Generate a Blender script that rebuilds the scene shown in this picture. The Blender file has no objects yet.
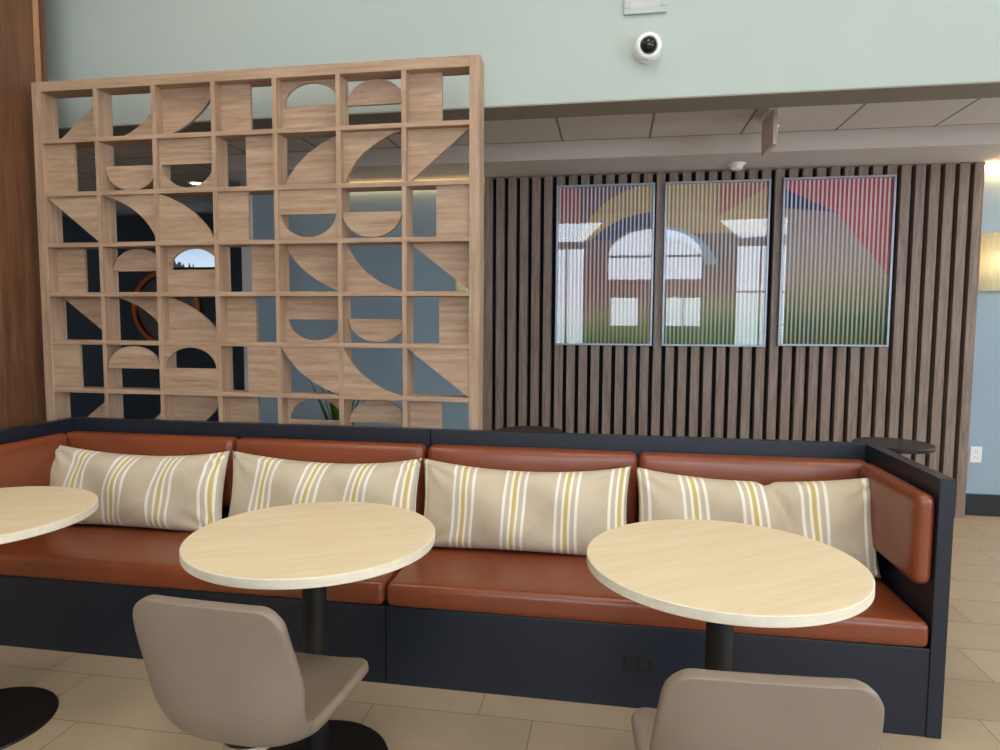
import bpy, bmesh, math, random
from mathutils import Vector, Matrix
random.seed(7)
SC = bpy.context.scene
COL = SC.collection
PI = math.pi

# ------------------------------------------------------------------ helpers
def link(o, parent=None):
    COL.objects.link(o)
    if parent is not None:
        o.parent = parent
    return o

def obj(name, bm, mat, parent=None, smooth=False, label=None):
    me = bpy.data.meshes.new(name)
    bmesh.ops.recalc_face_normals(bm, faces=bm.faces[:])
    bm.to_mesh(me); bm.free()
    mats = mat if isinstance(mat, (list, tuple)) else [mat]
    for m in mats: me.materials.append(m)
    if smooth:
        me.polygons.foreach_set('use_smooth', [True] * len(me.polygons))
        if smooth != 'all':
            me.set_sharp_from_angle(angle=math.radians(40))
    o = bpy.data.objects.new(name, me)
    link(o, parent)
    if label: o['label'] = label
    return o

def tag(o, label, cat, group=None):
    o['label'] = label; o['category'] = cat
    if group: o['group'] = group
    return o

def thing(name, label, cat, loc=(0, 0, 0), rz=0.0, group=None):
    o = bpy.data.objects.new(name, None)
    o.empty_display_size = 0.1
    o.location = loc; o.rotation_euler = (0, 0, rz)
    link(o)
    return tag(o, label, cat, group)

def struct(name, bm, mat, parent=None, smooth=False):
    o = obj(name, bm, mat, parent, smooth)
    if parent is None: o['kind'] = 'structure'
    return o

def copy_tree(o, parent=None):
    c = o.copy(); COL.objects.link(c)
    if parent is not None: c.parent = parent
    for ch in list(o.children): copy_tree(ch, c)
    return c

def add_box(bm, x0, x1, y0, y1, z0, z1, bev=0.0, seg=2):
    vs = [bm.verts.new((x, y, z)) for x in (x0, x1) for y in (y0, y1) for z in (z0, z1)]
    q = [(0, 1, 3, 2), (4, 6, 7, 5), (0, 4, 5, 1), (2, 3, 7, 6), (0, 2, 6, 4), (1, 5, 7, 3)]
    fs = [bm.faces.new([vs[i] for i in f]) for f in q]
    if bev:
        es = list({e for f in fs for e in f.edges})
        bmesh.ops.bevel(bm, geom=es, offset=bev, segments=seg, profile=0.5, affect='EDGES')

def box(*a, **k):
    bm = bmesh.new(); add_box(bm, *a, **k); return bm

def add_lathe(bm, prof, n=48, cx=0, cy=0, a0=0.0, a1=2 * PI):
    """prof: list of (r, z) bottom to top"""
    full = abs(a1 - a0 - 2 * PI) < 1e-6
    m = n if full else n + 1
    rings = []
    for r, z in prof:
        if r < 1e-6:
            rings.append([bm.verts.new((cx, cy, z))])
        else:
            rings.append([bm.verts.new((cx + r * math.cos(a0 + (a1 - a0) * i / n), cy + r * math.sin(a0 + (a1 - a0) * i / n), z)) for i in range(m)])
    for A, B in zip(rings, rings[1:]):
        k = n if full else n
        for i in range(k):
            j = (i + 1) % m
            if len(A) == 1 and len(B) == 1: continue
            if len(A) == 1: bm.faces.new((A[0], B[j], B[i]))
            elif len(B) == 1: bm.faces.new((A[i], A[j], B[0]))
            else: bm.faces.new((A[i], A[j], B[j], B[i]))

def lathe(prof, **k):
    bm = bmesh.new(); add_lathe(bm, prof, **k); return bm

def add_prism_xz(bm, pts, y0, y1):
    """polygon in XZ extruded along Y"""
    a = [bm.verts.new((x, y0, z)) for x, z in pts]
    b = [bm.verts.new((x, y1, z)) for x, z in pts]
    n = len(pts)
    bm.faces.new(a); bm.faces.new(b[::-1])
    for i in range(n):
        bm.faces.new((a[i], b[i], b[(i + 1) % n], a[(i + 1) % n]))

def samples(half, r, n):
    """1-D samples, dense close to the two ends, for a rounded box"""
    e = [half - r + r * math.sin(t * PI / 2 / 5) for t in range(0, 6)]
    inner = [-(half - r) + 2 * (half - r) * i / n for i in range(1, n)]
    return sorted([-v for v in e] + inner + e)

def add_cushion(bm, x0, x1, y0, y1, z0, z1, r=0.03, puff=(0, 0, 0), n=(14, 6, 4)):
    c = Vector(((x0 + x1) / 2, (y0 + y1) / 2, (z0 + z1) / 2))
    h = Vector(((x1 - x0) / 2, (y1 - y0) / 2, (z1 - z0) / 2))
    r = min(r, min(h) * 0.98)
    S = [samples(h[i], r, n[i]) for i in range(3)]
    cache = {}
    def vert(p):
        key = tuple(round(v, 5) for v in p)
        if key in cache: return cache[key]
        p = Vector(p)
        inner = Vector([max(-(h[i] - r), min(h[i] - r, p[i])) for i in range(3)])
        d = p - inner
        if d.length > 1e-9: q = inner + d.normalized() * r
        else: q = p.copy()
        for i in range(3):
            j, k = (i + 1) % 3, (i + 2) % 3
            if puff[i]:
                w = (1 - (q[j] / h[j]) ** 2) * (1 - (q[k] / h[k]) ** 2)
                w = max(0.0, w) ** 0.6
                q[i] += puff[i] * w * (q[i] / h[i])
        v = bm.verts.new(q + c); cache[key] = v
        return v
    for ax in range(3):
        j, k = (ax + 1) % 3, (ax + 2) % 3
        for s in (-1, 1):
            for a in range(len(S[j]) - 1):
                for b in range(len(S[k]) - 1):
                    P = []
                    for (aa, bb) in ((a, b), (a + 1, b), (a + 1, b + 1), (a, b + 1)):
                        p = [0, 0, 0]; p[ax] = s * h[ax]; p[j] = S[j][aa]; p[k] = S[k][bb]
                        P.append(vert(p))
                    P2 = []
                    for v in P:
                        if v not in P2: P2.append(v)
                    if len(P2) >= 3:
                        try: bm.faces.new(P2)
                        except ValueError: pass

def cushion(*a, **k):
    bm = bmesh.new(); add_cushion(bm, *a, **k); return bm

# ------------------------------------------------------------------ materials
def lin(c):
    return tuple((v / 255 / 12.92 if v / 255 <= 0.04045 else ((v / 255 + 0.055) / 1.055) ** 2.4) for v in c) + (1.0,)

class N:
    """tiny node-building helper"""
    def __init__(s, name):
        s.m = bpy.data.materials.new(name); s.m.use_nodes = True
        s.t = s.m.node_tree; s.t.nodes.clear()
        s.out = s.t.nodes.new('ShaderNodeOutputMaterial')
    def n(s, kind, **kw):
        nd = s.t.nodes.new('ShaderNode' + kind)
        for k, v in kw.items():
            if k.startswith('i_'):
                nd.inputs[k[2:].replace('_', ' ')].default_value = v
            else: setattr(nd, k, v)
        return nd
    def l(s, a, b): s.t.links.new(a, b)
    def math(s, op, a, b=None, c=None, clamp=False):
        nd = s.n('Math', operation=op, use_clamp=clamp)
        for i, v in enumerate((a, b, c)):
            if v is None: continue
            if isinstance(v, (int, float)): nd.inputs[i].default_value = v
            else: s.l(v, nd.inputs[i])
        return nd.outputs[0]
    def mix(s, f, a, b):
        nd = s.n('Mix', data_type='RGBA')
        for sock, v in ((nd.inputs[0], f), (nd.inputs[6], a), (nd.inputs[7], b)):
            if isinstance(v, (int, float)): sock.default_value = v
            elif isinstance(v, tuple): sock.default_value = v
            else: s.l(v, sock)
        return nd.outputs[2]
    def coords(s, scale=(1, 1, 1), kind='Object'):
        tc = s.n('TexCoord'); mp = s.n('Mapping'); mp.inputs['Scale'].default_value = scale
        s.l(tc.outputs[kind], mp.inputs['Vector']); return mp.outputs[0]
    def xyz(s, kind='Object'):
        tc = s.n('TexCoord'); sp = s.n('SeparateXYZ'); s.l(tc.outputs[kind], sp.inputs[0]); return sp.outputs
    def noise(s, vec, scale=5, detail=4, rough=0.5, dist=0.0):
        nd = s.n('TexNoise'); nd.inputs['Scale'].default_value = scale; nd.inputs['Detail'].default_value = detail
        nd.inputs['Roughness'].default_value = rough; nd.inputs['Distortion'].default_value = dist
        s.l(vec, nd.inputs['Vector']); return nd.outputs['Fac']
    def ramp(s, fac, stops):
        nd = s.n('ValToRGB'); e = nd.color_ramp.elements
        while len(e) > 1: e.remove(e[-1])
        for i, (p, c) in enumerate(stops):
            el = e[0] if i == 0 else e.new(p)
            el.position = p; el.color = c
        s.l(fac, nd.inputs[0]); return nd.outputs[0]
    def bsdf(s, color, rough=0.5, metal=0.0, spec=0.5, bump=None, bstr=0.1, bdist=0.002, **kw):
        b = s.n('BsdfPrincipled')
        for sock, v in (('Base Color', color), ('Roughness', rough), ('Metallic', metal), ('Specular IOR Level', spec)):
            if isinstance(v, (int, float, tuple)): b.inputs[sock].default_value = v
            else: s.l(v, b.inputs[sock])
        for k, v in kw.items(): b.inputs[k.replace('_', ' ')].default_value = v
        if bump is not None:
            bn = s.n('Bump'); bn.inputs['Strength'].default_value = bstr; bn.inputs['Distance'].default_value = bdist
            s.l(bump, bn.inputs['Height']); s.l(bn.outputs[0], b.inputs['Normal'])
        s.l(b.outputs[0], s.out.inputs[0]); return s.m

def plain(name, rgb, rough=0.5, metal=0.0, spec=0.5, var=0.06, scale=12, bstr=0.05, **kw):
    k = N(name); v = k.coords(); f = k.noise(v, scale, 4)
    c = lin(rgb); d = tuple(x * (1 - var) for x in c[:3]) + (1,); e = tuple(min(1, x * (1 + var)) for x in c[:3]) + (1,)
    return k.bsdf(k.ramp(f, [(0.3, d), (0.7, e)]), rough, metal, spec, bump=k.noise(v, scale * 20, 3), bstr=bstr, **kw)

def wood(name, dark, mid, light, axis='x', rough=0.45, size=1.0, spec=0.4, board=0.0):
    k = N(name)
    st = {'x': (0.9, 14, 14), 'y': (14, 0.9, 14), 'z': (14, 14, 0.9)}[axis]
    st = tuple(v * size for v in st)
    v = k.coords(st)
    a = k.noise(v, 3.0, 6, 0.62, 0.35)
    b = k.noise(k.coords(tuple(x * 5 for x in st)), 4.0, 3, 0.6)
    f = k.math('ADD', k.math('MULTIPLY', a, 0.72), k.math('MULTIPLY', b, 0.28))
    c = k.ramp(f, [(0.32, lin(dark)), (0.5, lin(mid)), (0.68, lin(light))])
    return k.bsdf(c, rough, 0, spec, bump=f, bstr=0.12, bdist=0.001)

M = {}
M['oak'] = wood('screen_oak', (136, 109, 86), (167, 138, 113), (187, 160, 135), 'x')
M['oak_upright'] = wood('screen_oak_upright', (136, 109, 86), (167, 138, 113), (187, 160, 135), 'z')
M['slat'] = wood('slat_wood', (104, 89, 79), (136, 118, 105), (160, 141, 128), 'z', 0.5)
M['slat_back'] = plain('slat_backing_felt', (28, 27, 29), 0.9, spec=0.2)
M['walnut'] = wood('pillar_walnut', (84, 54, 34), (106, 70, 45), (126, 86, 58), 'z', 0.45)
M['walnut_lit_edge'] = wood('pillar_walnut_lit_edge', (150, 108, 78), (178, 134, 100), (196, 152, 116), 'z', 0.4)
M['table_top'] = wood('table_laminate', (220, 198, 158), (227, 207, 170), (233, 215, 182), 'x', 0.42, 1.2, 0.35)
M['table_edge'] = wood('table_edge_band', (216, 204, 178), (226, 215, 192), (234, 224, 204), 'x', 0.45, 1.0)
M['upper_wall'] = plain('painted_sage_wall', (174, 184, 177), 0.85, spec=0.2, var=0.02, scale=2)
M['blue_wall'] = plain('painted_blue_gray_wall', (152, 172, 186), 0.8, spec=0.25, var=0.02, scale=2)
M['navy_wall'] = plain('painted_navy_wall', (74, 86, 102), 0.75, spec=0.25, var=0.04, scale=2)
M['white_paint'] = plain('white_paint', (214, 216, 214), 0.7, var=0.02, scale=3)
M['cream_wall'] = plain('rear_room_paint', (214, 208, 200), 0.85, var=0.02, scale=2)
M['soffit'] = plain('soffit_paint', (205, 198, 192), 0.85, var=0.02, scale=2)
M['gray_trim'] = plain('gray_beam_underside', (140, 134, 124), 0.85, var=0.02, scale=2)
M['black_base'] = plain('black_baseboard', (26, 30, 38), 0.5)
M['navy_panel'] = plain('banquette_black_laminate', (22, 29, 40), 0.38, spec=0.5, var=0.08, scale=6)
M['black_metal'] = plain('black_powder_coat', (9, 8, 8), 0.5, var=0.1)
M['black_top'] = plain('black_table_laminate', (30, 29, 31), 0.3, var=0.1)
M['white_plastic'] = plain('white_plastic', (235, 236, 234), 0.35, var=0.02)
M['grille'] = plain('gray_speaker_grille', (186, 186, 182), 0.7, var=0.05, scale=60)
M['black_gloss'] = plain('black_glossy_dome', (12, 12, 13), 0.08, var=0.1)
M['lens_ring'] = plain('gray_lens_ring', (70, 70, 68), 0.3)
M['alu'] = plain('brushed_aluminium', (150, 155, 164), 0.4, metal=0.7, var=0.04)
M['steel'] = plain('polished_steel', (200, 200, 204), 0.22, metal=1.0, var=0.03)
M['copper'] = plain('copper', (196, 104, 62), 0.28, metal=0.85, var=0.05)
M['slot'] = plain('socket_slots', (70, 72, 76), 0.6)
M['pot'] = plain('dark_planter', (52, 50, 48), 0.6)
M['soil'] = plain('potting_soil', (48, 36, 26), 0.95, var=0.3, scale=60)
M['leaf'] = plain('leaf_green', (62, 104, 38), 0.45, var=0.35, scale=14)
M['pink_acrylic'] = plain('pink_sign_acrylic', (204, 182, 176), 0.3, var=0.04)
M['chair_leather'] = plain('taupe_chair_leather', (130, 115, 100), 0.4, spec=0.45, var=0.04, scale=8, bstr=0.12)

def leather():
    k = N('cognac_leather'); v = k.coords()
    f = k.noise(v, 3.0, 5)
    c = k.ramp(f, [(0.25, lin(LEATHER[0])), (0.75, lin(LEATHER[1]))])
    vo = k.n('TexVoronoi'); vo.inputs['Scale'].default_value = 420; k.l(v, vo.inputs['Vector'])
    return k.bsdf(c, 0.31, 0, 0.6, bump=vo.outputs['Distance'], bstr=0.08, bdist=0.001)
LEATHER = ((117, 56, 29), (134, 66, 35))
M['leather'] = leather()

def floor_tiles():
    k = N('beige_floor_tile'); x, y, z = k.xyz()
    D, L = 0.292, 0.6
    yy = k.math('DIVIDE', k.math('ADD', y, 0.14 + D * 40), D)
    row = k.math('FLOOR', yy); fy = k.math('FRACT', yy)
    off = k.math('MULTIPLY', k.math('SUBTRACT', row, 40), 0.2)
    xx = k.math('DIVIDE', k.math('ADD', k.math('ADD', x, 1.56 + 0.6 * 60), off), L)
    ci = k.math('FLOOR', xx); fx = k.math('FRACT', xx)
    def edge(f, w): return k.math('LESS_THAN', k.math('MINIMUM', f, k.math('SUBTRACT', 1.0, f)), w)
    g = k.math('MAXIMUM', edge(fy, 0.0055), edge(fx, 0.0028))
    cb = k.n('CombineXYZ'); k.l(row, cb.inputs[0]); k.l(ci, cb.inputs[1])
    wn = k.n('TexWhiteNoise'); k.l(cb.outputs[0], wn.inputs['Vector'])
    n1 = k.noise(k.coords((1, 1.6, 1)), 2.4, 6, 0.6, 0.4)
    n2 = k.noise(k.coords(), 26, 4)
    f = k.math('ADD', k.math('ADD', k.math('MULTIPLY', n1, 0.5), k.math('MULTIPLY', n2, 0.2)), k.math('MULTIPLY', wn.outputs['Value'], 0.3))
    c = k.ramp(f, [(0.25, lin((156, 136, 111))), (0.75, lin((180, 160, 133)))])
    col = k.mix(g, c, lin((122, 102, 78)))
    r = k.mix(g, (0.38, 0.38, 0.38, 1), (0.8, 0.8, 0.8, 1))
    return k.bsdf(col, r, 0, 0.4, bump=k.math('SUBTRACT', 1.0, g), bstr=0.25, bdist=0.002)
M['floor'] = floor_tiles()

def ceiling_tiles():
    k = N('lay_in_ceiling_tile'); x, y, z = k.xyz()
    fx = k.math('FRACT', k.math('DIVIDE', k.math('ADD', x, 0.87 + 61.0), 0.61))
    fy = k.math('FRACT', k.math('DIVIDE', k.math('ADD', y, -2.46 + 61.0), 0.61))
    def edge(f, w): return k.math('LESS_THAN', k.math('MINIMUM', f, k.math('SUBTRACT', 1.0, f)), w)
    g = k.math('MAXIMUM', edge(fx, 0.012), edge(fy, 0.012))
    c = k.ramp(k.noise(k.coords(), 70, 4), [(0.3, lin((206, 200, 195))), (0.7, lin((216, 211, 206)))])
    return k.bsdf(k.mix(g, c, lin((128, 122, 118))), 0.9, 0, 0.2)
M['ceiling_tile'] = ceiling_tiles()

def fabric(phase, name):
    k = N(name)
    uv = k.n('UVMap'); sp = k.n('SeparateXYZ'); k.l(uv.outputs[0], sp.inputs[0])
    u = k.math('FRACT', k.math('DIVIDE', k.math('ADD', sp.outputs[0], 1.125 - phase), 0.25))     # group centre at 0.5
    d = k.math('MULTIPLY', k.math('ABSOLUTE', k.math('SUBTRACT', u, 0.5)), 0.25)
    def band(c, w): return k.math('LESS_THAN', k.math('ABSOLUTE', k.math('SUBTRACT', d, c)), w)
    taupe = k.ramp(k.noise(k.coords(), 3.5, 4), [(0.3, lin((192, 174, 146))), (0.7, lin((207, 191, 165)))])
    gray = k.math('LESS_THAN', d, 0.055)
    c = k.mix(gray, taupe, lin((200, 185, 164)))
    c = k.mix(band(0.048, 0.0068), c, lin((240, 232, 216)))
    c = k.mix(band(0.0152, 0.0060), c, lin((242, 234, 208)))
    c = k.mix(k.math('LESS_THAN', d, 0.0080), c, lin((204, 180, 112)))
    wv = k.n('TexWave'); wv.inputs['Scale'].default_value = 160; k.l(k.coords(), wv.inputs['Vector'])
    b = k.math('ADD', k.noise(k.coords((1, 1, 0.7)), 11, 3), k.math('MULTIPLY', wv.outputs['Fac'], 0.02))
    return k.bsdf(c, 0.75, 0, 0.3, bump=b, bstr=0.35, bdist=0.02, Sheen_Weight=0.15)

def emit(name, rgb, strength, var=0.0, scale=3):
    k = N(name); e = k.n('Emission'); e.inputs[1].default_value = strength
    c = lin(rgb)
    if var:
        f = k.noise(k.coords(), scale, 3)
        k.l(k.ramp(f, [(0.3, tuple(v * (1 - var) for v in c[:3]) + (1,)), (0.7, c)]), e.inputs[0])
    else: e.inputs[0].default_value = c
    k.l(e.outputs[0], k.out.inputs[0]); return k.m

WIN = 12.0
M['panel_lamp'] = emit('panel_diffuser', (255, 246, 232), 8.0)
M['daylight'] = emit('daylit_window_pane', (226, 240, 255), WIN, 0.06, 1.5)
M['cove_lamp'] = emit('warm_cove_lamp', (255, 212, 140), 9)
M['cove_lamp_bright'] = emit('bright_warm_cove_lamp', (255, 208, 134), 55)
M['downlight'] = emit('downlight_lamp', (255, 246, 230), 10)

def glass():
    k = N('clear_cover_glass')
    fr = k.n('Fresnel'); fr.inputs[0].default_value = 1.4
    t = k.n('BsdfTransparent'); g = k.n('BsdfGlossy'); g.inputs['Roughness'].default_value = 0.0
    mx = k.n('MixShader'); k.l(fr.outputs[0], mx.inputs[0]); k.l(t.outputs[0], mx.inputs[1]); k.l(g.outputs[0], mx.inputs[2])
    k.l(mx.outputs[0], k.out.inputs[0]); return k.m
M['glass'] = glass()

# ------------------------------------------------------------------ camera
CAM = (-1.0971, -2.4365, 1.4246); YAW, PITCH, ROLL, F = 0.1675, 0.0753, 0.0056, 667.14
w = Vector((-math.sin(YAW) * math.cos(PITCH), math.cos(YAW) * math.cos(PITCH), -math.sin(PITCH)))
r = w.cross(Vector((0, 0, 1))).normalized(); u = r.cross(w)
r2 = math.cos(ROLL) * r + math.sin(ROLL) * u; u2 = -math.sin(ROLL) * r + math.cos(ROLL) * u
cd = bpy.data.cameras.new('camera'); cam = bpy.data.objects.new('camera', cd); COL.objects.link(cam)
cam.matrix_world = Matrix(((r2.x, u2.x, -w.x, CAM[0]), (r2.y, u2.y, -w.y, CAM[1]), (r2.z, u2.z, -w.z, CAM[2]), (0, 0, 0, 1)))
cd.sensor_fit = 'HORIZONTAL'; cd.sensor_width = 36; cd.lens = F / 1000 * 36; cd.clip_start = 0.05; cd.clip_end = 60
SC.camera = cam
vs = SC.view_settings
vs.view_transform = 'Standard'; vs.look = 'None'; vs.gamma = 1; vs.use_curve_mapping = False
vs.exposure = 0.0

# ------------------------------------------------------------------ room shell
XL, XR, YB, YF = -8.6, 4.4, -6.0, 5.0       # left, right, window wall behind the camera, far navy wall
HI, LO = 4.3, 2.74                            # high ceiling in front, low ceiling behind the bulkhead
WALL_Y = 3.08                                 # wall that carries the slat panel
struct('floor', box(XL, XR, YB, YF + 0.1, -0.1, 0.0), M['floor'])
struct('wall_front', box(XL, XR, YB - 0.15, YB, 0, HI), M['cream_wall'])       # the window wall, behind the camera
struct('wall_right', box(XR, XR + 0.15, YB, YF, 0, HI), M['cream_wall'])
struct('wall_left', box(XL - 0.15, XL, YB, YF, 0, HI), M['cream_wall'])
struct('ceiling', box(XL, XR, YB, 1.43, HI, HI + 0.1), M['white_paint'])
struct('wall_upper', box(XL, XR, 1.2, 1.43, 2.6, HI), M['upper_wall'])
struct('ceiling.001', box(XL, XR, 1.43, YF, LO, LO + 0.1), M['ceiling_tile'])
struct('ceiling.002', box(-4.25, XR, 2.48, WALL_Y, 2.615, LO), M['soffit'])
struct('wall_back', box(-4.25, XR, WALL_Y, WALL_Y + 0.15, 0, LO), M['blue_wall'])
struct('wall_far', box(XL, -4.1, YF, YF + 0.15, 0, LO), M['navy_wall'])
struct('wall_corridor', box(-4.1, -3.95, WALL_Y + 0.15, YF, 0, LO), M['blue_wall'])
struct('trim_1', box(-4.35, -4.25, WALL_Y - 0.02, WALL_Y + 0.16, 0, LO), M['white_paint'])
struct('baseboard_back', box(1.526, XR, WALL_Y - 0.015, WALL_Y, 0.0, 0.165, bev=0.003), M['black_base'])
struct('baseboard_left', box(-4.25, -2.151, WALL_Y - 0.015, WALL_Y, 0.0, 0.165, bev=0.003), M['black_base'])

struct('trim_3', box(XL, XR, 1.2, 1.43, 2.592, 2.5995), M['gray_trim'])  # thin darker gray sheet over the bulkhead underside

# walnut pillar at the left of the screen
bm = bmesh.new()
add_box(bm, -5.3, -4.25, 0.58, 0.86, 0, HI, bev=0.003)
add_box(bm, -5.3, -4.262, 0.86, 0.955, 0, HI, bev=0.003)
struct('wall_pillar', bm, M['walnut'])
struct('trim_2', box(-4.262, -4.236, 0.86, 0.882, 0, HI), M['walnut_lit_edge'])  # pillar's lit edge, its brightness put into a lighter wood colour

# windows in the wall behind the camera (they light the room and show in the glass of the art)
def window(idx, pts, bars=(), depth=0.06, fw=0.05):
    """pts: XZ outline (counter clockwise); bars: list of (x0,x1,z0,z1)"""
    cx = sum(p[0] for p in pts) / len(pts); cz = sum(p[1] for p in pts) / len(pts)
    bm = bmesh.new(); add_prism_xz(bm, pts, YB + 0.004, YB + 0.02)
    root = struct('window_%d' % idx, bm, M['daylight'])
    fb = bmesh.new(); n = len(pts)
    def grow(p):
        d = Vector((p[0] - cx, p[1] - cz)); return (p[0] + d.normalized().x * fw, p[1] + d.normalized().y * fw)
    out = [grow(p) for p in pts]
    for i in range(n):
        j = (i + 1) % n
        quad = [pts[i], pts[j], out[j], out[i]]
        add_prism_xz(fb, quad, YB + 0.002, YB + depth)
    for b in bars: add_box(fb, b[0], b[1], YB + 0.021, YB + 0.05, b[2], b[3])
    obj('window_frame', fb, M['white_paint'], root)
def rect(x0, x1, z0, z1): return [(x0, z0), (x1, z0), (x1, z1), (x0, z1)]
ac, ar = -0.28, 0.95
arch = [(ac - ar, 2.38), (ac + ar, 2.38), (ac + ar, 2.86)] + [(ac + ar * math.cos(t * PI / 20), 2.86 + 0.56 * math.sin(t * PI / 20)) for t in range(1, 20)] + [(ac - ar, 2.86)]
window(1, arch, [(ac - ar, ac + ar, 2.83, 2.88), (ac - 0.03, ac + 0.03, 2.38, 2.83)])
window(2, rect(-2.36, -1.74, 1.0, 3.02), [(-2.12, -2.08, 1.0, 3.02)])
window(3, [(-2.36, 3.17), (-1.75, 3.17), (-1.35, 3.56), (-2.36, 3.56)])
window(4, rect(1.36, 2.3, 1.0, 3.04), [(1.36, 2.3, 2.1, 2.14), (1.8, 1.83, 1.0, 3.04)])
window(5, [(1.4, 3.2), (2.3, 3.26), (2.3, 3.6), (0.98, 3.56)], [])
window(6, rect(-1.16, -0.6, 1.42, 2.0))
window(7, rect(-0.02, 0.66, 1.42, 2.0), [(0.3, 0.33, 1.42, 2.0)])

# lit panels in the high ceiling of the front room
for i in range(3):
    for j in range(2):
        t = thing('ceiling_panel_light', 'square lit panel in the high ceiling over the tables', 'lamp', (-3.3 + 2.2 * i, -2.6 + 2.2 * j, HI), group='lit ceiling panels over the tables')
        bm = bmesh.new(); a, f = 0.5, 0.04
        add_box(bm, -a, a, -a, -a + f, -0.03, 0); add_box(bm, -a, a, a - f, a, -0.03, 0)
        add_box(bm, -a, -a + f, -a + f, a - f, -0.03, 0); add_box(bm, a - f, a, -a + f, a - f, -0.03, 0)
        obj('frame', bm, M['white_paint'], t)
        obj('diffuser', box(-a + f, a - f, -a + f, a - f, -0.02, -0.004), M['panel_lamp'], t)

# unseen window added in the right wall to brighten the rear area
bm = bmesh.new(); add_box(bm, XR - 0.02, XR - 0.004, 2.1, 2.95, 0.9, 2.45)
wr = struct('window_9', bm, M['daylight'])
bm = bmesh.new()
for a_ in ((2.04, 2.1, 0.84, 2.51), (2.95, 3.01, 0.84, 2.51), (2.1, 2.95, 0.84, 0.9), (2.1, 2.95, 2.45, 2.51), (2.5, 2.54, 0.9, 2.45)):
    add_box(bm, XR - 0.06, XR - 0.001, *a_)
obj('window_frame', bm, M['white_paint'], wr)
# and a taller unseen one, added to light the front room from the right
bm = bmesh.new(); add_box(bm, XR - 0.02, XR - 0.004, -4.4, -2.0, 0.9, 3.0)
wr = struct('window_8', bm, M['daylight'])
bm = bmesh.new()
for a_ in ((-4.46, -4.4, 0.84, 3.06), (-2.0, -1.94, 0.84, 3.06), (-4.4, -2.0, 0.84, 0.9), (-4.4, -2.0, 3.0, 3.06), (-3.22, -3.18, 0.9, 3.0)):
    add_box(bm, XR - 0.06, XR - 0.001, *a_)
obj('window_frame', bm, M['white_paint'], wr)
# unseen fill panels added in the tiled ceiling to brighten the slat wall
for i, x in enumerate((2.185, 3.405)):
    t = thing('rear_fill_panel', 'unseen square fill panel added in the tiled rear ceiling', 'lamp', (x, 1.85 + 0.305, LO), group='added rear fill panels')
    bm = bmesh.new(); a, f = 0.29, 0.03
    add_box(bm, -a, a, -a, -a + f, -0.02, 0); add_box(bm, -a, a, a - f, a, -0.02, 0); add_box(bm, -a, -a + f, -a + f, a - f, -0.02, 0); add_box(bm, a - f, a, -a + f, a - f, -0.02, 0)
    obj('frame', bm, M['white_paint'], t)
    obj('diffuser', box(-a + f, a - f, -a + f, a - f, -0.014, -0.004), M['panel_lamp'], t)

# ------------------------------------------------------------------ slat wall panel
SX0, SX1, SYF = -2.15, 1.525, 2.985
t = thing('slat_panel', 'tall panel of vertical brown wood slats over black backing behind the banquette', 'wall panel', (-0.3, WALL_Y, 0))
obj('backing_board', box(SX0 + 0.3, SX1 + 0.3, 3.045 - WALL_Y, 0, 0.0, 2.612), M['slat_back'], t)
bm = bmesh.new()
pitch = (SX1 - SX0 - 0.066) / 37
for i in range(38):
    x0 = SX0 + 0.3 + i * pitch
    add_box(bm, x0, x0 + 0.066, SYF - WALL_Y, 3.045 - WALL_Y, 0.0, 2.612, bev=0.002, seg=1)
obj('slat_cladding', bm, M['slat'], t)

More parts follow.
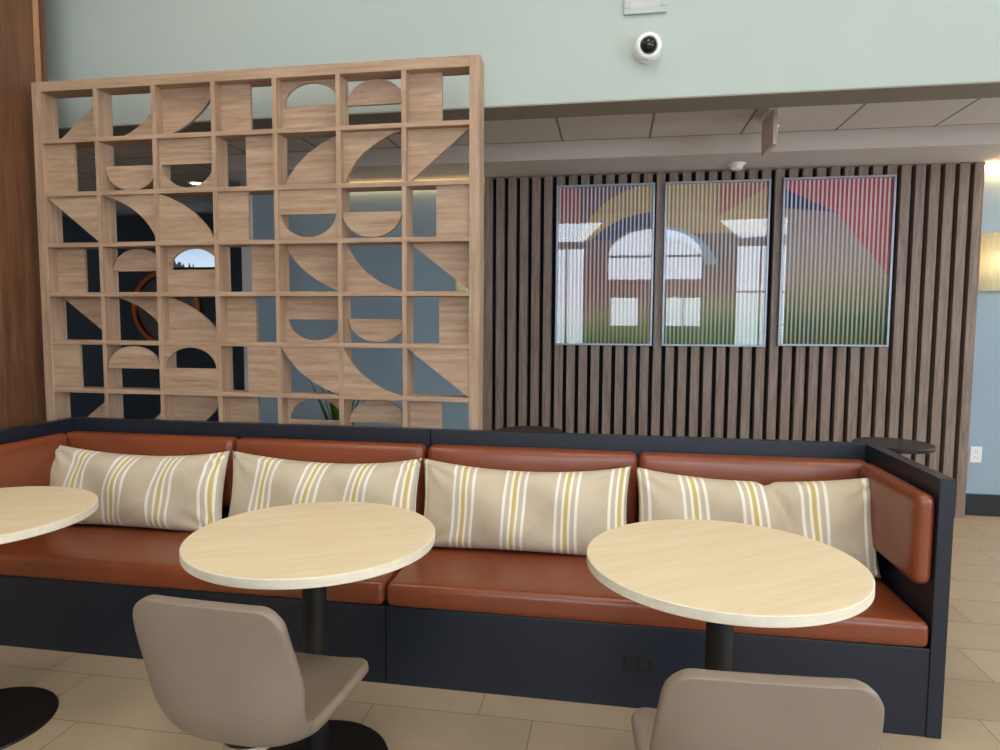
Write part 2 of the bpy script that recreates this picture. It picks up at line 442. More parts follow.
# ------------------------------------------------------------------ art panels
def art_material(kind):
    k = N('striped_art_print_' + kind); x, y, z = k.xyz()       # origin at the panel's centre, panel 0.77 x 1.265
    W = lambda *c: lin(c)
    ncol = k.noise(k.coords((1, 1, 0.6)), 2.2, 3)
    zz = k.math('ADD', z, k.math('MULTIPLY', k.math('SUBTRACT', ncol, 0.5), 0.16))
    def above(sock, v): return k.math('GREATER_THAN', sock, v)
    def circ(cx, cz, r):
        a = k.math('SUBTRACT', x, cx); b = k.math('SUBTRACT', z, cz)
        d = k.math('SQRT', k.math('ADD', k.math('MULTIPLY', a, a), k.math('MULTIPLY', b, b)))
        return k.math('LESS_THAN', d, r)
    fz = k.math('ADD', k.math('DIVIDE', zz, 1.265), 0.5)
    if kind == 'gold_arc':
        base = k.ramp(fz, [(0.0, W(44, 96, 64)), (0.09, W(108, 128, 70)), (0.2, W(150, 132, 100)), (0.32, W(140, 88, 96)), (0.45, W(132, 84, 96)), (0.62, W(120, 92, 104))])
        c = k.mix(k.math('MULTIPLY', above(z, 0.33), k.math('LESS_THAN', x, -0.2)), base, W(172, 90, 98))
        c = k.mix(k.math('MULTIPLY', circ(0.42, -0.06, 0.69), above(z, 0.2)), c, W(186, 156, 88))
        ring = k.math('MULTIPLY', circ(0.385, -0.267, 0.677), above(z, 0.2))
        c = k.mix(ring, c, W(34, 62, 116))
        c = k.mix(k.math('MULTIPLY', circ(0.385, -0.267, 0.57), above(z, 0.2)), c, W(122, 92, 104))
    elif kind == 'gold_field':
        base = k.ramp(fz, [(0.0, W(30, 92, 70)), (0.12, W(64, 112, 70)), (0.25, W(136, 136, 92)), (0.38, W(140, 98, 98)), (0.6, W(116, 98, 106))])
        c = k.mix(above(z, 0.24), base, W(188, 154, 92))
        ring = k.math('MULTIPLY', circ(-0.385, -0.137, 0.43), k.math('SUBTRACT', 1.0, circ(-0.385, -0.137, 0.35)))  # pale arc: reflection of an arched wall, painted into the print
        c = k.mix(k.math('MULTIPLY', k.math('MULTIPLY', ring, k.math('LESS_THAN', x, 0.1)), above(z, 0.0)), c, W(150, 172, 194))
        c = k.mix(k.math('MULTIPLY', above(x, 0.0), k.math('GREATER_THAN', k.math('SUBTRACT', z, k.math('MULTIPLY', x, 0.62)), 0.355)), c, W(178, 104, 74))
    else:
        base = k.ramp(fz, [(0.0, W(22, 70, 54)), (0.17, W(36, 88, 60)), (0.3, W(120, 122, 84)), (0.42, W(160, 140, 122)), (0.6, W(164, 142, 146)), (0.8, W(150, 120, 130))])
        right = k.math('MULTIPLY', above(x, 0.0), k.math('GREATER_THAN', k.math('ADD', k.math('MULTIPLY', x, 1.26), z), 0.37))
        upper = k.math('GREATER_THAN', k.math('ADD', z, k.math('MULTIPLY', k.math('ADD', x, 0.385), 0.5)), 0.56)
        c = k.mix(k.math('MAXIMUM', right, upper), base, W(190, 84, 96))
        tri = k.math('MULTIPLY', k.math('SUBTRACT', 1.0, upper), k.math('GREATER_THAN', k.math('ADD', z, k.math('MULTIPLY', k.math('ADD', x, 0.385), 0.1)), 0.41))
        c = k.mix(k.math('MULTIPLY', tri, k.math('LESS_THAN', x, 0.0)), c, W(30, 60, 120))
    st = k.math('FRACT', k.math('DIVIDE', k.math('ADD', x, 3.08), 0.0308))
    white = k.math('LESS_THAN', k.math('ABSOLUTE', k.math('SUBTRACT', st, 0.5)), 0.2)
    pale = k.ramp(fz, [(0.0, W(150, 156, 110)), (0.25, W(200, 190, 172)), (1.0, W(228, 220, 216))])
    c = k.mix(white, c, pale)
    return k.bsdf(c, 0.55, 0, 0.3)

def art(x0, x1, z0, z1, kind, label):
    cx, cz = (x0 + x1) / 2, (z0 + z1) / 2; hw, hh = (x1 - x0) / 2, (z1 - z0) / 2
    t = thing('art_panel', label, 'wall art', (cx, SYF, cz), group='three framed art panels on the slat wall')
    yb, yf = 0.0, -0.04
    bm = bmesh.new(); fw = 0.016
    add_box(bm, -hw, hw, yf, yb, hh - fw, hh, bev=0.002); add_box(bm, -hw, hw, yf, yb, -hh, -hh + fw, bev=0.002)
    add_box(bm, -hw, -hw + fw, yf, yb, -hh + fw, hh - fw, bev=0.002); add_box(bm, hw - fw, hw, yf, yb, -hh + fw, hh - fw, bev=0.002)
    obj('frame', bm, M['alu'], t)
    # ribbed print: shallow vertical flutes
    bm = bmesh.new(); p = 0.0308; n = int((hw - fw) * 2 / p * 6); prev = None
    for i in range(n + 1):
        x = -(hw - fw) + 2 * (hw - fw) * i / n
        y = -0.012 - 0.005 * abs(math.sin(PI * (x / p + 0.0)))
        a, b = bm.verts.new((x, y, -hh + fw)), bm.verts.new((x, y, hh - fw))
        c_, d = bm.verts.new((x, -0.002, -hh + fw)), bm.verts.new((x, -0.002, hh - fw))
        if prev:
            bm.faces.new((prev[0], a, b, prev[1])); bm.faces.new((prev[2], prev[3], d, c_))
            bm.faces.new((prev[0], prev[2], c_, a)); bm.faces.new((prev[1], b, d, prev[3]))
        else: bm.faces.new((a, b, d, c_))
        prev = (a, b, c_, d)
    bm.faces.new((prev[0], prev[2], prev[3], prev[1]))
    obj('striped_print', bm, art_material(kind), t)
    obj('cover_glass', box(-hw + fw, hw - fw, -0.034, -0.030, -hh + fw, hh - fw), M['glass'], t)
art(-1.56, -0.797, 1.265, 2.527, 'gold_arc', 'left of the three art panels, pink and gold stripes with a dark blue arc')
art(-0.722, 0.055, 1.265, 2.53, 'gold_field', 'middle of the three art panels, gold striped top with a painted arched reflection')
art(0.143, 0.926, 1.275, 2.535, 'red_corner', 'right of the three art panels, red and blue striped top over dark green')

# ------------------------------------------------------------------ room divider screen
T = thing('divider_screen', 'tall oak lattice screen of geometric cutouts standing behind the left banquette', 'room divider', (-2.951, 0.74, 0))
ox, oy = -2.951, 0.74
CX0, PX, CZ0, PZ, HB = -4.123, 0.335, 0.791, 0.264, 0.0115      # grid origin, pitches, half bar
ZS = [0.791, 1.055, 1.317, 1.574, 1.837, 2.105, 2.383, 2.651]
X1, Z1 = CX0 + 7 * PX, ZS[7]
DEP = 0.11
bm = bmesh.new()
obj('upright_post', box(-4.166 - ox, CX0 + HB - ox, 0, DEP, 0, 2.692, bev=0.002), M['oak_upright'], T)
obj('upright_post', box(X1 - HB - ox, -1.738 - ox, 0, DEP, 0, 2.692, bev=0.002), M['oak_upright'], T)
obj('top_rail', box(CX0 + HB - ox, X1 - HB - ox, 0, DEP, Z1 - HB, 2.692, bev=0.002), M['oak'], T)
obj('bottom_rail', box(CX0 + HB - ox, X1 - HB - ox, 0, DEP, CZ0 - 0.045, CZ0 + HB, bev=0.002), M['oak'], T)
for j in range(1, 7):
    z = ZS[j]
    obj('lattice_shelf', box(CX0 + HB - ox, X1 - HB - ox, 0.0, DEP, z - HB, z + HB, bev=0.001, seg=1), M['oak'], T)
for i in range(1, 7):
    x = CX0 + i * PX
    bm = bmesh.new()
    for j in range(7):
        add_box(bm, x - HB - ox, x + HB - ox, 0.001, DEP - 0.001, ZS[j] + HB, ZS[j + 1] - HB)
    obj('lattice_upright', bm, M['oak_upright'], T)

NA = 20
def arc(cx, cz, rx, rz, a0, a1): return [(cx + rx * math.cos(math.radians(a0 + (a1 - a0) * i / NA)), cz + rz * math.sin(math.radians(a0 + (a1 - a0) * i / NA))) for i in range(NA + 1)]
def bow(p, q, sag):
    """circular arc from p to q in the unit cell, bulging by sag (negative: to the right of the way p-q)"""
    c = math.hypot(q[0] - p[0], q[1] - p[1]); r_ = (c * c / 4 + sag * sag) / (2 * abs(sag))
    ux, uy = (q[0] - p[0]) / c, (q[1] - p[1]) / c; nx, ny = -uy, ux
    sg = 1 if sag > 0 else -1; out = []
    half = math.asin(c / 2 / r_)
    for i in range(NA + 1):
        a_ = -half + 2 * half * i / NA
        al = c / 2 + r_ * math.sin(a_); h_ = (r_ * math.cos(a_) - r_ * math.cos(half)) * sg
        out.append((min(1, max(0, p[0] + ux * al + nx * h_)), min(1, max(0, p[1] + uy * al + ny * h_))))
    return out
SHAPES = {
    'LB': [[(0, 0), (.53, 0), (.53, 1), (0, 1)]],
    'RB': [[(.47, 0), (1, 0), (1, 1), (.47, 1)]],
    'TLR': [[(0, 0), (1, 0), (1, 1)]],
    'TUR': [[(0, 1), (1, 0), (1, 1)]],
    'TUL': [[(0, 0), (1, 1), (0, 1)]],
    'QTL': [[(0, 1)] + bow((0, 0), (1, 1), -.15)],
    'QBL': [[(0, 0)] + bow((1, 0), (0, 1), -.15)],
    'QBR': [[(1, 0)] + bow((1, 1), (0, 0), -.15)],
    'QTR': [[(1, 1)] + bow((0, 1), (1, 0), -.15)],
    'CTL': [[(1, 0)] + bow((1, 1), (0, 0), .185)],     # what a disc segment at the top left leaves over
    'CBL': [[(1, 1)] + bow((0, 1), (1, 0), .185)],
    'CBR': [[(0, 1)] + bow((0, 0), (1, 1), .185)],
    'CTR': [[(0, 0)] + bow((1, 0), (0, 1), .185)],
    'DOME': [arc(.5, .48, .49, .5, 0, 180)],
    'BOWL': [arc(.5, .52, .49, .5, 180, 360)],
    'ARCH': [[(0, 0), (1, 0), (1, .5), (0, .5)], [(0, .5), (0.03, .5)] + arc(.5, .5, .47, .46, 180, 90) + [(.5, 1), (0, 1)], [(1, .5), (1, 1), (.5, 1)] + arc(.5, .5, .47, .46, 90, 0)],
    'SINK': [[(0, .5), (1, .5), (1, 1), (0, 1)], [(0, .5), (0, 0), (.5, 0)] + arc(.5, .5, .47, .46, 270, 180), [(1, .5)] + arc(.5, .5, .47, .46, 360, 270) + [(.5, 0), (1, 0)]],
}
GRID = [
    [('TLR', .82), ('CTL', .8), ('QTL', .55), ('LB', .5), ('ARCH', .55), ('DOME', .7), ('LB', .5)],
    [('LB', .22), ('BOWL', .35), ('SINK', .22), ('RB', .3), ('QBR', .55), ('CBR', .35), ('TUL', .35)],
    [('TUR', .1), ('CBL', .15), ('QBL', .1), ('LB', .1), ('SINK', .08), ('BOWL', .08), ('RB', .15)],
    [('LB', .6), ('DOME', .62), ('ARCH', .55), ('RB', .6), ('QTR', .65), ('CTR', .65), ('TUR', .65)],
    [('TUR', .8), ('CBL', .75), ('QBL', .55), ('LB', .6), ('SINK', .6), ('BOWL', .65), ('RB', .6)],
    [('LB', .06), ('DOME', .06), ('ARCH', .06), ('RB', .06), ('QTR', .06), ('CTR', .06), ('TUR', .06)],
    [('TLR', .82), ('CTL', .82), ('QTL', .6), ('LB', .6), ('ARCH', .6), ('DOME', .6), ('LB', .45)],
]
ps = 0.0005
for j in range(7):
    for i in range(7):
        kind, d = GRID[j][i]
        x0 = CX0 + i * PX + HB - ox; x1 = CX0 + (i + 1) * PX - HB - ox
        z1 = ZS[7 - j] - HB; z0 = ZS[6 - j] + HB
        bm = bmesh.new(); y0 = d * DEP
        for poly in SHAPES[kind]:
            q = []
            for a, b in poly:
                p = (x0 + (x1 - x0) * a, z0 + (z1 - z0) * b)
                if not q or (abs(p[0] - q[-1][0]) + abs(p[1] - q[-1][1])) > 1e-6: q.append(p)
            if abs(q[0][0] - q[-1][0]) + abs(q[0][1] - q[-1][1]) < 1e-6: q.pop()
            add_prism_xz(bm, q, y0, y0 + 0.018)
        bmesh.ops.remove_doubles(bm, verts=bm.verts[:], dist=1e-6)
        obj('insert_panel', bm, M['oak'], T)

# ------------------------------------------------------------------ banquette (two units side by side)
D, H, TH, L2, SEATB, SEATT = 0.668, 0.914, 0.05, 1.9635, 0.317, 0.411
def banquette(side):
    """side +1: right unit spanning x -L2..0 with its wing at x=0; side -1: mirrored, wing at x=-2*L2"""
    lab = {1: 'right unit of the cognac leather banquette, end panel facing the aisle', -1: 'left unit of the cognac leather banquette, wing beside the walnut pillar'}[side]
    t = thing('banquette', lab, 'banquette', (-L2, 0, 0), group='two banquette units')
    mx = (lambda a, b: (a, b)) if side == 1 else (lambda a, b: (-b, -a))
    g = 0.0022
    def B(x0, x1, *rest, **k):
        a, b = mx(x0, x1); return box(a, b, *rest, **k)
    def Cu(x0, x1, *rest, **k):
        a, b = mx(x0, x1); return cushion(a, b, *rest, **k)
    # black carcass
    obj('plinth', B(g, L2, 0.004, D, 0.0, SEATB, bev=0.002), M['navy_panel'], t)
    obj('back_board', B(g, L2, D, D + TH, 0.0, H, bev=0.003), M['navy_panel'], t)
    obj('end_panel', B(L2, L2 + TH, 0.0, D + TH, 0.0, H, bev=0.003), M['navy_panel'], t)
    # leather
    obj('seat_cushion', Cu(g + 0.002, L2 - 0.004, -0.006, D - 0.002, SEATB, SEATT, r=0.026, puff=(0, 0, 0.012), n=(30, 10, 3)), M['leather'], t, 'all')
    for (a, b) in ((0.004, 0.985), (0.988, L2 - 0.004)):
        obj('back_cushion', Cu(a + g, b, D - 0.098, D - 0.001, 0.50, 0.852, r=0.034, puff=(0, 0.012, 0), n=(20, 3, 8)), M['leather'], t, 'all')
    obj('arm_cushion', Cu(L2 - 0.064, L2 - 0.0005, 0.008, D - 0.1, 0.535, 0.855, r=0.03, puff=(0.008, 0, 0), n=(3, 14, 8)), M['leather'], t, 'all')
    if side == 1:
        p = obj('power_plate', box(0.925, 1.03, -0.001, 0.006, 0.148, 0.196, bev=0.002), M['black_metal'], t, label='flat black power socket plate')
        bm = bmesh.new(); add_box(bm, 0.94, 0.968, -0.003, 0.0, 0.158, 0.186); add_box(bm, 0.987, 1.015, -0.003, 0.0, 0.158, 0.186)
        obj('socket', bm, M['black_top'], p)
    return t
banquette(1); banquette(-1)

# ------------------------------------------------------------------ lumbar pillows
def pillow(x0, x1, label, phase, shear=0.0, bow=0.0, yaw=0.0, fold=None, tilt=0.2, seed=0, roll=0.0):
    rnd = random.Random(seed)
    hw, hh, T_ = (x1 - x0) / 2, 0.200, 0.088
    bm = bmesh.new(); uvl = bm.loops.layers.uv.new('UVMap')
    nu, nv = 56, 28
    ph = [rnd.uniform(0, 6.28) for _ in range(6)]
    def P(u, v, s):
        e = (max(0.0, 1 - abs(u) ** 2.6) * max(0.0, 1 - abs(v) ** 2.4)) ** 0.5
        h = T_ * e
        wr = 0.009 * e * (math.sin(7 * u + 3 * v + ph[0]) + 0.7 * math.sin(13 * u - 5 * v + ph[1]))
        # creases that run in from the corners
        for k, (cu, cv) in enumerate(((-1, -1), (1, -1), (-1, 1), (1, 1))):
            du, dv = u - cu, v - cv
            wr += 0.012 * math.exp(-(du * du * 9 + dv * dv * 3)) * math.sin(10 * math.atan2(dv, du * 2) + ph[2 + k])
        X = hw * u * (1 - 0.035 * (1 - v * v)) + shear * v * 0.03 * (1 - u * u) + bow * (1 - v * v) * 0.02 * (1 - u * u)
        Z = hh * v * (1 - (0.21 if v > 0 else 0.05) * (1 - u * u) ** 0.9 * abs(v))
        Y = s * (h + (wr if e > 0 else 0))
        if fold:
            f = math.exp(-((u - fold - 0.12 * (0.4 - v)) / 0.05) ** 2) * max(0, min(1, (v + 0.5) / 0.8))
            Y -= s * 0.036 * f * e
            Z -= 0.018 * f * max(0.0, v) ** 2
            k = max(0.0, u - fold)
            Y -= 0.09 * k * k
        return Vector((X, Y, Z))
    for s in (-1, 1):
        g = [[bm.verts.new(P(-1 + 2 * i / nu, -1 + 2 * j / nv, s)) for i in range(nu + 1)] for j in range(nv + 1)]
        for j in range(nv):
            for i in range(nu):
                f = bm.faces.new((g[j][i], g[j][i + 1], g[j + 1][i + 1], g[j + 1][i]))
                for lp, (a, b) in zip(f.loops, ((i, j), (i + 1, j), (i + 1, j + 1), (i, j + 1))): lp[uvl].uv = (a / nu, b / nv)
    bmesh.ops.remove_doubles(bm, verts=bm.verts[:], dist=1e-5)
    R = Matrix.Rotation(-tilt, 4, 'X')
    bmesh.ops.transform(bm, matrix=R, verts=bm.verts[:])
    zmin = min(v.co.z for v in bm.verts)
    for v in bm.verts: v.co.z -= zmin
    mat = fabric(phase, 'striped_pillow_fabric')
    o = obj('lumbar_pillow', bm, mat, None, 'all')
    ymax = max(v.co.y for v in o.data.vertices)
    o.location = ((x0 + x1) / 2, 0.563 - ymax, 0.419)
    o.rotation_euler = (0, roll, yaw)
    tag(o, label, 'pillow', 'striped lumbar pillows along the banquette')
    return o
pillow(-3.905, -2.914, 'striped lumbar pillow at the left end of the banquette, leaning by the left wing', .21, shear=1.1, bow=-0.5, seed=3, yaw=-0.01)
pillow(-2.906, -1.956, 'striped lumbar pillow behind the middle table', .205, shear=1.2, seed=11)
pillow(-1.948, -1.01, 'striped lumbar pillow standing in the gap between the middle and right tables', .215, shear=0.35, seed=5)
pillow(-0.99, -0.032, 'striped lumbar pillow creased across, against the right arm cushion', .248, shear=-0.5, bow=0.3, fold=0.22, seed=8, yaw=0.0)

# ------------------------------------------------------------------ cafe tables
def cafe_table():
    t = thing('cafe_table', '', 'table', group='round cafe tables in front of the banquette')
    R, zt, th = 0.382, 0.765, 0.03
    obj('table_top', lathe([(0, zt - 0.004), (R - 0.003, zt - 0.004), (R - 0.003, zt), (0, zt)][::1], n=96), M['table_top'], t)
    obj('edge_band', lathe([(0, zt - th), (R - 0.004, zt - th), (R, zt - th + 0.003), (R, zt - 0.002), (R - 0.003, zt - 0.0005), (R - 0.003, zt - 0.0045), (0, zt - 0.0045)], n=96), M['table_edge'], t, True)
    obj('column', lathe([(0, 0.012), (0.038, 0.012), (0.038, zt - th - 0.008), (0, zt - th - 0.008)], n=32), M['black_metal'], t, True)
    obj('mount_plate', lathe([(0, zt - th - 0.008), (0.15, zt - th - 0.008), (0.15, zt - th), (0, zt - th)], n=32), M['black_metal'], t, True)
    obj('base', lathe([(0, 0), (0.228, 0), (0.23, 0.004), (0.228, 0.01), (0.06, 0.014), (0, 0.014)], n=64), M['black_metal'], t, True)
    return t
ct = cafe_table()
for i, (x, y, rz, lab) in enumerate(((-2.018, -0.502, 0.5, 'round pale wood cafe table in the middle, in front of the second pillow'),
                                     (-0.780, -0.498, 0.6, 'round pale wood cafe table nearest the banquette end panel at right'),
                                     (-3.285, -0.505, 0.3, 'round pale wood cafe table at the left edge of the photo'))):
    o = ct if i == 0 else copy_tree(ct)
    o.location = (x, y, 0); o.rotation_euler = (0, 0, rz); o['label'] = lab

# ------------------------------------------------------------------ shell chairs
def smooth(a, b, x):
    t = max(0, min(1, (x - a) / (b - a))); return t * t * (3 - 2 * t)
def chair():
    t = thing('shell_chair', '', 'chair', group='taupe leather shell chairs at the tables')
    # side profile (y forward, z up), origin under the seat centre
    prof = [(-0.235, 0.795), (-0.232, 0.77), (-0.226, 0.72), (-0.218, 0.66), (-0.210, 0.60), (-0.202, 0.54), (-0.188, 0.48), (-0.158, 0.43), (-0.108, 0.404), (-0.04, 0.402), (0.05, 0.416), (0.13, 0.434), (0.19, 0.440), (0.225, 0.436)]
    # resample by arc length
    seg = [0]
    for a, b in zip(prof, prof[1:]): seg.append(seg[-1] + math.hypot(b[0] - a[0], b[1] - a[1]))
    tot = seg[-1]
    def at(s):
        s *= tot
        for i in range(len(prof) - 1):
            if s <= seg[i + 1] + 1e-9:
                f = (s - seg[i]) / (seg[i + 1] - seg[i])
                return prof[i][0] * (1 - f) + prof[i + 1][0] * f, prof[i][1] * (1 - f) + prof[i + 1][1] * f
        return prof[-1]
    ns, nt = 56, 28
    bm = bmesh.new(); g = []
    for i in range(ns + 1):
        s = i / ns; s = s + 0.14 * math.sin(-2 * PI * s)
        y, z = at(s)
        w_ = 0.193 + 0.012 * smooth(0.0, 0.25, s) - 0.012 * smooth(0.3, 0.5, s) + 0.020 * smooth(0.5, 0.95, s)
        for end, rr in ((s * tot, 0.055), ((1 - s) * tot, 0.05)):
            if end < rr: w_ = w_ - rr + math.sqrt(max(0.0, rr * rr - (rr - end) ** 2))
        bow_y = 0.045 * (1 - smooth(0.45, 0.7, s)) * (0.25 + 0.75 * smooth(0.0, 0.3, s))       # edges of the back wrap forward
        bow_z = 0.045 * smooth(0.2, 0.48, s) * (1 - 0.75 * smooth(0.6, 0.95, s))             # edges of the bowl turn up
        row = []
        for k in range(nt + 1):
            tt = -1 + 2 * k / nt
            c = (abs(tt) * w_ / 0.2) ** 3.4
            row.append(bm.verts.new((w_ * tt, y + bow_y * c, z + bow_z * c)))
        g.append(row)
    for i in range(ns):
        for k in range(nt): bm.faces.new((g[i][k], g[i][k + 1], g[i + 1][k + 1], g[i + 1][k]))
    o = obj('seat_shell', bm, M['chair_leather'], t, 'all')
    sm = o.modifiers.new('thickness', 'SOLIDIFY'); sm.thickness = 0.03; sm.offset = 0
    sm.use_even_offset = False; sb = o.modifiers.new('round_rim', 'SUBSURF'); sb.levels = 1; sb.render_levels = 1
    obj('seat_plate', lathe([(0, 0.362), (0.06, 0.362), (0.07, 0.368), (0.07, 0.384), (0, 0.384)], n=32, cy=-0.06), M['steel'], t, True)
    obj('column', lathe([(0, 0.06), (0.024, 0.06), (0.024, 0.363), (0, 0.363)], n=24, cy=-0.06), M['steel'], t, True)
    for k in range(4):
        bm = bmesh.new()
        add_box(bm, -0.014, 0.014, 0.0, 0.235, 0.035, 0.06, bev=0.006)
        for v in bm.verts:
            f = v.co.y / 0.235; v.co.z -= 0.022 * f; v.co.x *= 1 - 0.25 * f
        add_lathe(bm, [(0, 0), (0.014, 0), (0.014, 0.018), (0, 0.018)], n=16, cx=0, cy=0.222)
        bmesh.ops.rotate(bm, cent=(0, 0, 0), matrix=Matrix.Rotation(PI / 4 + k * PI / 2, 3, 'Z'), verts=bm.verts[:])
        bmesh.ops.translate(bm, verts=bm.verts[:], vec=(0, -0.06, 0))
        obj('base_leg', bm, M['steel'], t, True)
    return t
ch = chair()
for i, (x, y, rz, lab) in enumerate(((-1.985, -0.875, -0.05, 'taupe leather shell chair with its back to us at the middle table'),
                                     (-0.815, -0.985, 0.05, 'taupe leather shell chair cut off by the frame at the right table'))):
    o = ch if i == 0 else copy_tree(ch)
    o.location = (x, y, 0); o.rotation_euler = (0, 0, rz); o['label'] = lab

# ------------------------------------------------------------------ black tables behind the banquette
def bistro():
    t = thing('bistro_table', '', 'table', group='round black tables behind the banquette')
    R, zt = 0.215, 0.74
    obj('table_top', lathe([(0, zt - 0.025), (R - 0.004, zt - 0.025), (R, zt - 0.02), (R, zt - 0.004), (R - 0.004, zt), (0, zt)], n=64), M['black_top'], t, True)
    obj('column', lathe([(0, 0.012), (0.03, 0.012), (0.03, zt - 0.025), (0, zt - 0.025)], n=24), M['black_metal'], t, True)
    obj('base', lathe([(0, 0), (0.2, 0), (0.2, 0.008), (0.05, 0.014), (0, 0.014)], n=48), M['black_metal'], t, True)
    return t
bt = bistro()
for i, (x, y, lab) in enumerate(((0.545, 1.80, 'round black table behind the right end of the banquette'), (-1.62, 1.82, 'round black table behind the banquette beside the lattice screen'))):
    o = bt if i == 0 else copy_tree(bt)
    o.location = (x, y, 0); o['label'] = lab

# ------------------------------------------------------------------ things on the upper wall and ceiling
t = thing('security_camera', 'white security camera with a black dome on the upper wall', 'camera', (-0.95, 1.2, 2.843))
t.scale = (1.16, 1.16, 1.16)
RX = Matrix.Rotation(PI / 2, 4, 'X')       # lathe axis z -> -y
def lathe_y(prof, n=40):
    bm = lathe(prof, n=n); bmesh.ops.transform(bm, matrix=RX, verts=bm.verts[:]); return bm
obj('base_ring', lathe_y([(0, 0), (0.06, 0), (0.06, 0.018), (0.054, 0.024), (0, 0.024)]), M['white_plastic'], t, True)
eye = obj('housing', lathe_y([(0, -0.012), (0.05, -0.012), (0.057, 0.006), (0.058, 0.03), (0.054, 0.042), (0.046, 0.048), (0.039, 0.049), (0.036, 0.044), (0, 0.044)]), M['white_plastic'], t, True)
eye.location = (0, -0.022, 0); eye.rotation_euler = (math.radians(7), 0, math.radians(4))
dm = obj('lens_dome', lathe_y([(0.036, 0.043), (0.033, 0.056), (0.025, 0.066), (0.013, 0.072), (0, 0.074)]), M['black_gloss'], eye, 'all', label='glossy black dome')

t = thing('wall_speaker', 'square white framed speaker grille above the security camera', 'speaker', (-0.966, 1.2, 3.127))
bm = bmesh.new(); s, f = 0.107, 0.03
add_box(bm, -s, s, -0.018, 0, -s, -s + f, bev=0.003); add_box(bm, -s, s, -0.018, 0, s - f, s, bev=0.003)
add_box(bm, -s, -s + f, -0.018, 0, -s + f, s - f, bev=0.003); add_box(bm, s - f, s, -0.018, 0, -s + f, s - f, bev=0.003)
obj('frame', bm, M['upper_wall'], t)
obj('grille', box(-s + f, s - f, -0.012, 0, -s + f, s - f, bev=0.001), M['grille'], t)

t = thing('exit_sign', 'pink tinted sign plate hung edge-on from the tiled ceiling', 'sign', (-0.17, 2.0, LO))
obj('canopy', box(-0.03, 0.03, -0.14, 0.14, -0.03, 0, bev=0.004), M['white_plastic'], t)
obj('sign_plate', box(-0.012, 0.012, -0.16, 0.16, -0.235, -0.03, bev=0.002), M['pink_acrylic'], t)

t = thing('ceiling_sensor', 'small white sensor on the ceiling right of the hanging sign', 'sensor', (-0.075, 2.3, LO))
obj('sensor_base', lathe([(0, 0), (0.03, 0), (0.03, -0.012), (0, -0.012)][::-1], n=24), M['white_plastic'], t, True)
obj('sensor_head', lathe([(0, -0.07), (0.016, -0.066), (0.02, -0.05), (0.02, -0.012), (0, -0.012)], n=24), M['white_plastic'], t, True)

t = thing('smoke_detector', 'white smoke detector under the ceiling edge above the middle art panel', 'detector', (-0.225, 2.79, 2.615))
obj('mounting_plate', lathe([(0, -0.012), (0.062, -0.012), (0.062, 0), (0, 0)], n=32), M['white_plastic'], t, True)
obj('detector_body', lathe([(0, -0.05), (0.03, -0.048), (0.042, -0.038), (0.05, -0.012), (0, -0.012)], n=32), M['white_plastic'], t, True)

t = thing('wall_outlet', 'white electrical outlet on the blue-gray wall right of the slats', 'outlet', (1.62, WALL_Y, 0.466))
obj('cover_plate', box(-0.04, 0.04, -0.007, 0, -0.06, 0.06, bev=0.003), M['white_plastic'], t)
for z in (-0.024, 0.024):
    rc = obj('receptacle', box(-0.017, 0.017, -0.010, -0.007, z - 0.016, z + 0.016, bev=0.003), M['white_plastic'], t)
    bm = bmesh.new(); add_box(bm, -0.009, -0.006, -0.0106, -0.0098, z - 0.004, z + 0.008); add_box(bm, 0.006, 0.009, -0.0106, -0.0098, z - 0.004, z + 0.008)
    obj('slot', bm, M['slot'], rc)

# wall sconces either side of the slat panel
def shade_material():
    k = N('pleated_warm_shade'); x, y, z = k.xyz()
    d = k.n('BsdfDiffuse'); d.inputs[0].default_value = lin((232, 228, 212))
    tr = k.n('BsdfTranslucent'); tr.inputs[0].default_value = lin((242, 238, 222))
    mx = k.n('MixShader'); mx.inputs[0].default_value = 0.6
    k.l(d.outputs[0], mx.inputs[1]); k.l(tr.outputs[0], mx.inputs[2]); k.l(mx.outputs[0], k.out.inputs[0]); return k.m
M['shade'] = shade_material()
def sconce():
    t = thing('wall_sconce', '', 'lamp', group='pleated wall sconces beside the slat panel')
    bm = bmesh.new(); n = 48; R, hh = 0.115, 0.21; rows = []
    for i in range(n + 1):
        a = PI + PI * i / n; rr = R + (0.0025 if i % 2 else -0.0025)
        x, y = rr * math.cos(a), rr * math.sin(a) * 0.95 - 0.012
        rows.append((bm.verts.new((x, y, -hh)), bm.verts.new((x, y, hh))))
    for a, b in zip(rows, rows[1:]): bm.faces.new((a[0], b[0], b[1], a[1]))
    o = obj('lamp_shade', bm, M['shade'], t); sd = o.modifiers.new('thickness', 'SOLIDIFY'); sd.thickness = 0.002
    obj('back_plate', box(-0.1, 0.1, -0.012, 0, -0.2, 0.2, bev=0.002), M['white_plastic'], t)
    bulb = lathe([(0, -0.05), (0.02, -0.045), (0.028, -0.02), (0.024, 0.01), (0.013, 0.03), (0.013, 0.055), (0, 0.055)], n=20)
    bmesh.ops.translate(bulb, verts=bulb.verts[:], vec=(0, -0.058, 0))
    obj('bulb', bulb, emit('warm_bulb', (255, 232, 190), 26), t, 'all')
    obj('lamp_arm', box(-0.006, 0.006, -0.05, -0.012, 0.04, 0.052), M['alu'], t)
    return t
st = sconce()
for i, (x, lab) in enumerate(((1.66, 'lit pleated wall sconce at the right edge of the photo'), (-2.29, 'lit pleated wall sconce partly hidden behind the lattice screen'))):
    o = st if i == 0 else copy_tree(st)
    o.location = (x, WALL_Y, 1.90); o['label'] = lab

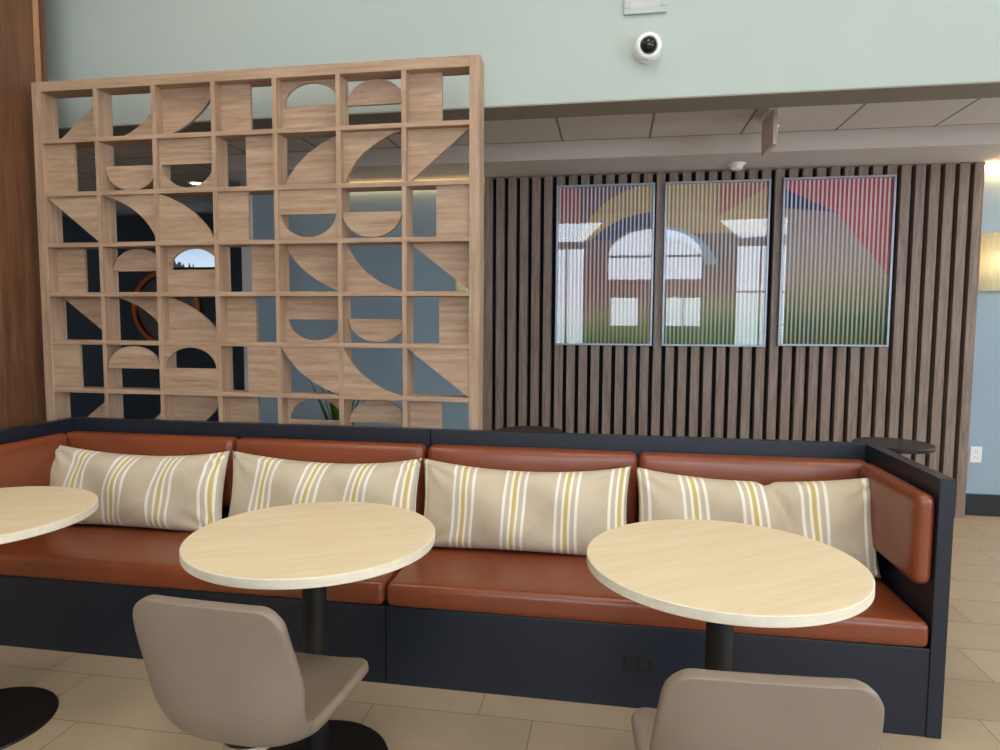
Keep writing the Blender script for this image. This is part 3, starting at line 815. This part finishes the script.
# warm cove strips where the blue-gray wall meets the soffit
for i, (x0, x1, lab) in enumerate(((1.56, 3.6, 'warm cove light strip along the wall top right of the slats'), (-3.95, -2.19, 'warm cove light strip along the wall top behind the lattice screen'))):
    t = thing('cove_light', lab, 'lamp', ((x0 + x1) / 2, WALL_Y, 2.615), group='cove light strips')
    hw = (x1 - x0) / 2
    obj('lamp_strip', box(-hw, hw, -0.04, -0.006, -0.034, -0.008), M['cove_lamp_bright'] if i == 0 else M['cove_lamp'], t)
    obj('channel', box(-hw, hw, -0.044, 0.0, -0.008, 0.0), M['white_plastic'], t)

# ------------------------------------------------------------------ seen through the screen: mirror, television, plant, ceiling lamps
t = thing('round_mirror', 'round mirror in a copper frame on the dark navy wall seen through the screen', 'mirror', (-6.5, YF, 1.60))
km = N('mirror_glass'); km.bsdf(km.ramp(km.noise(km.coords(), 2, 2), [(0.3, (0.10, 0.10, 0.11, 1)), (0.7, (0.13, 0.12, 0.12, 1))]), 0.06, 1.0)
obj('mirror_glass', lathe_y([(0, 0), (0.42, 0), (0.42, 0.018), (0, 0.018)], 72), km.m, t, True)
obj('frame', lathe_y([(0.41, 0.0), (0.46, 0.0), (0.46, 0.045), (0.41, 0.045), (0.41, 0.0)], 72), M['copper'], t, True)
t = thing('television', 'wall screen glowing pale blue above the round mirror, seen through the lattice', 'television', (-6.15, YF, 2.305))
obj('bezel', box(-0.44, 0.44, -0.05, 0, -0.222, 0.19, bev=0.006), M['black_top'], t)
k = N('pale_blue_screen_image'); x, y, z = k.xyz()
f = k.math('ADD', k.math('MULTIPLY', z, 1.4), 0.5)
sky = k.ramp(f, [(0.1, lin((206, 224, 240))), (0.6, lin((168, 194, 224))), (0.95, lin((206, 220, 236)))])
sk = k.noise(k.coords((6, 1, 0.1)), 5, 2)
line = k.math('LESS_THAN', k.math('ADD', z, 0.26), k.math('SUBTRACT', k.math('MULTIPLY', sk, 0.3), k.math('ADD', 0.1, k.math('MULTIPLY', x, 0.45))))
e = k.n('Emission'); e.inputs[1].default_value = 1.1; k.l(k.mix(line, sky, lin((60, 64, 74))), e.inputs[0]); k.l(e.outputs[0], k.out.inputs[0])
obj('display', box(-0.427, 0.427, -0.054, -0.05, -0.21, 0.178), k.m, t)

PXY = (-2.83, 1.6)
t = thing('potted_plant', 'green spiky plant in a dark pot behind the lattice screen', 'plant', (PXY[0], PXY[1], 0))
obj('pot', lathe([(0, 0), (0.12, 0), (0.15, 0.5), (0.155, 0.52), (0.14, 0.52), (0.135, 0.48), (0, 0.48)], n=40), M['pot'], t, True)
obj('soil', lathe([(0, 0.475), (0.134, 0.475), (0.134, 0.487), (0, 0.49)], n=32), M['soil'], t)
rnd = random.Random(4)
def leaf(a, ln, lean, wd, zb):
    bm = bmesh.new(); n = 10; rows = []
    for i in range(n + 1):
        f = i / n
        rr = 0.015 + lean * f ** 1.7; z = zb + ln * (f - 0.12 * lean * f * f)
        ww = wd * (0.5 + 1.2 * f) * (1 - f) ** 0.6 + 0.001
        c = Vector((rr * math.cos(a), rr * math.sin(a), z)); sd = Vector((-math.sin(a), math.cos(a), 0)) * ww
        up = Vector((math.cos(a), math.sin(a), 0)) * 0.003
        rows.append([bm.verts.new(c - sd), bm.verts.new(c - up), bm.verts.new(c + sd)])
    for A, B in zip(rows, rows[1:]):
        bm.faces.new((A[0], A[1], B[1], B[0])); bm.faces.new((A[1], A[2], B[2], B[1]))
    return bm
for i in range(16):
    lf = obj('leaf', leaf(i * 2.4 + rnd.uniform(-.3, .3), rnd.uniform(0.42, 0.66), rnd.uniform(0.06, 0.2), rnd.uniform(0.016, 0.024), 0.48), M['leaf'], t, 'all')
    sd = lf.modifiers.new('thickness', 'SOLIDIFY'); sd.thickness = 0.002

def downlight():
    t = thing('ceiling_downlight', '', 'lamp', group='recessed downlights in the rear ceiling')
    obj('trim_ring', lathe([(0.06, -0.006), (0.085, -0.006), (0.09, 0.0), (0.06, 0.0), (0.06, -0.006)], n=32), M['white_plastic'], t, True)
    obj('lamp_lens', lathe([(0, -0.003), (0.06, -0.003), (0.06, 0), (0, 0)], n=32), M['downlight'], t)
    return t
dl = downlight()
dl.location = (-4.99, 3.4, LO); dl['label'] = 'small lit downlight in the dim ceiling seen through the screen'

w_ = bpy.data.worlds.new('world'); SC.world = w_; w_.use_nodes = True
w_.node_tree.nodes['Background'].inputs[0].default_value = (0.75, 0.85, 1.0, 1); w_.node_tree.nodes['Background'].inputs[1].default_value = 0.3
SC.cycles.max_bounces = 10; SC.cycles.diffuse_bounces = 6; SC.cycles.transparent_max_bounces = 12
SC.cycles.use_denoising = True
SC.cycles.sample_clamp_indirect = 6.0
bpy.context.view_layer.update()
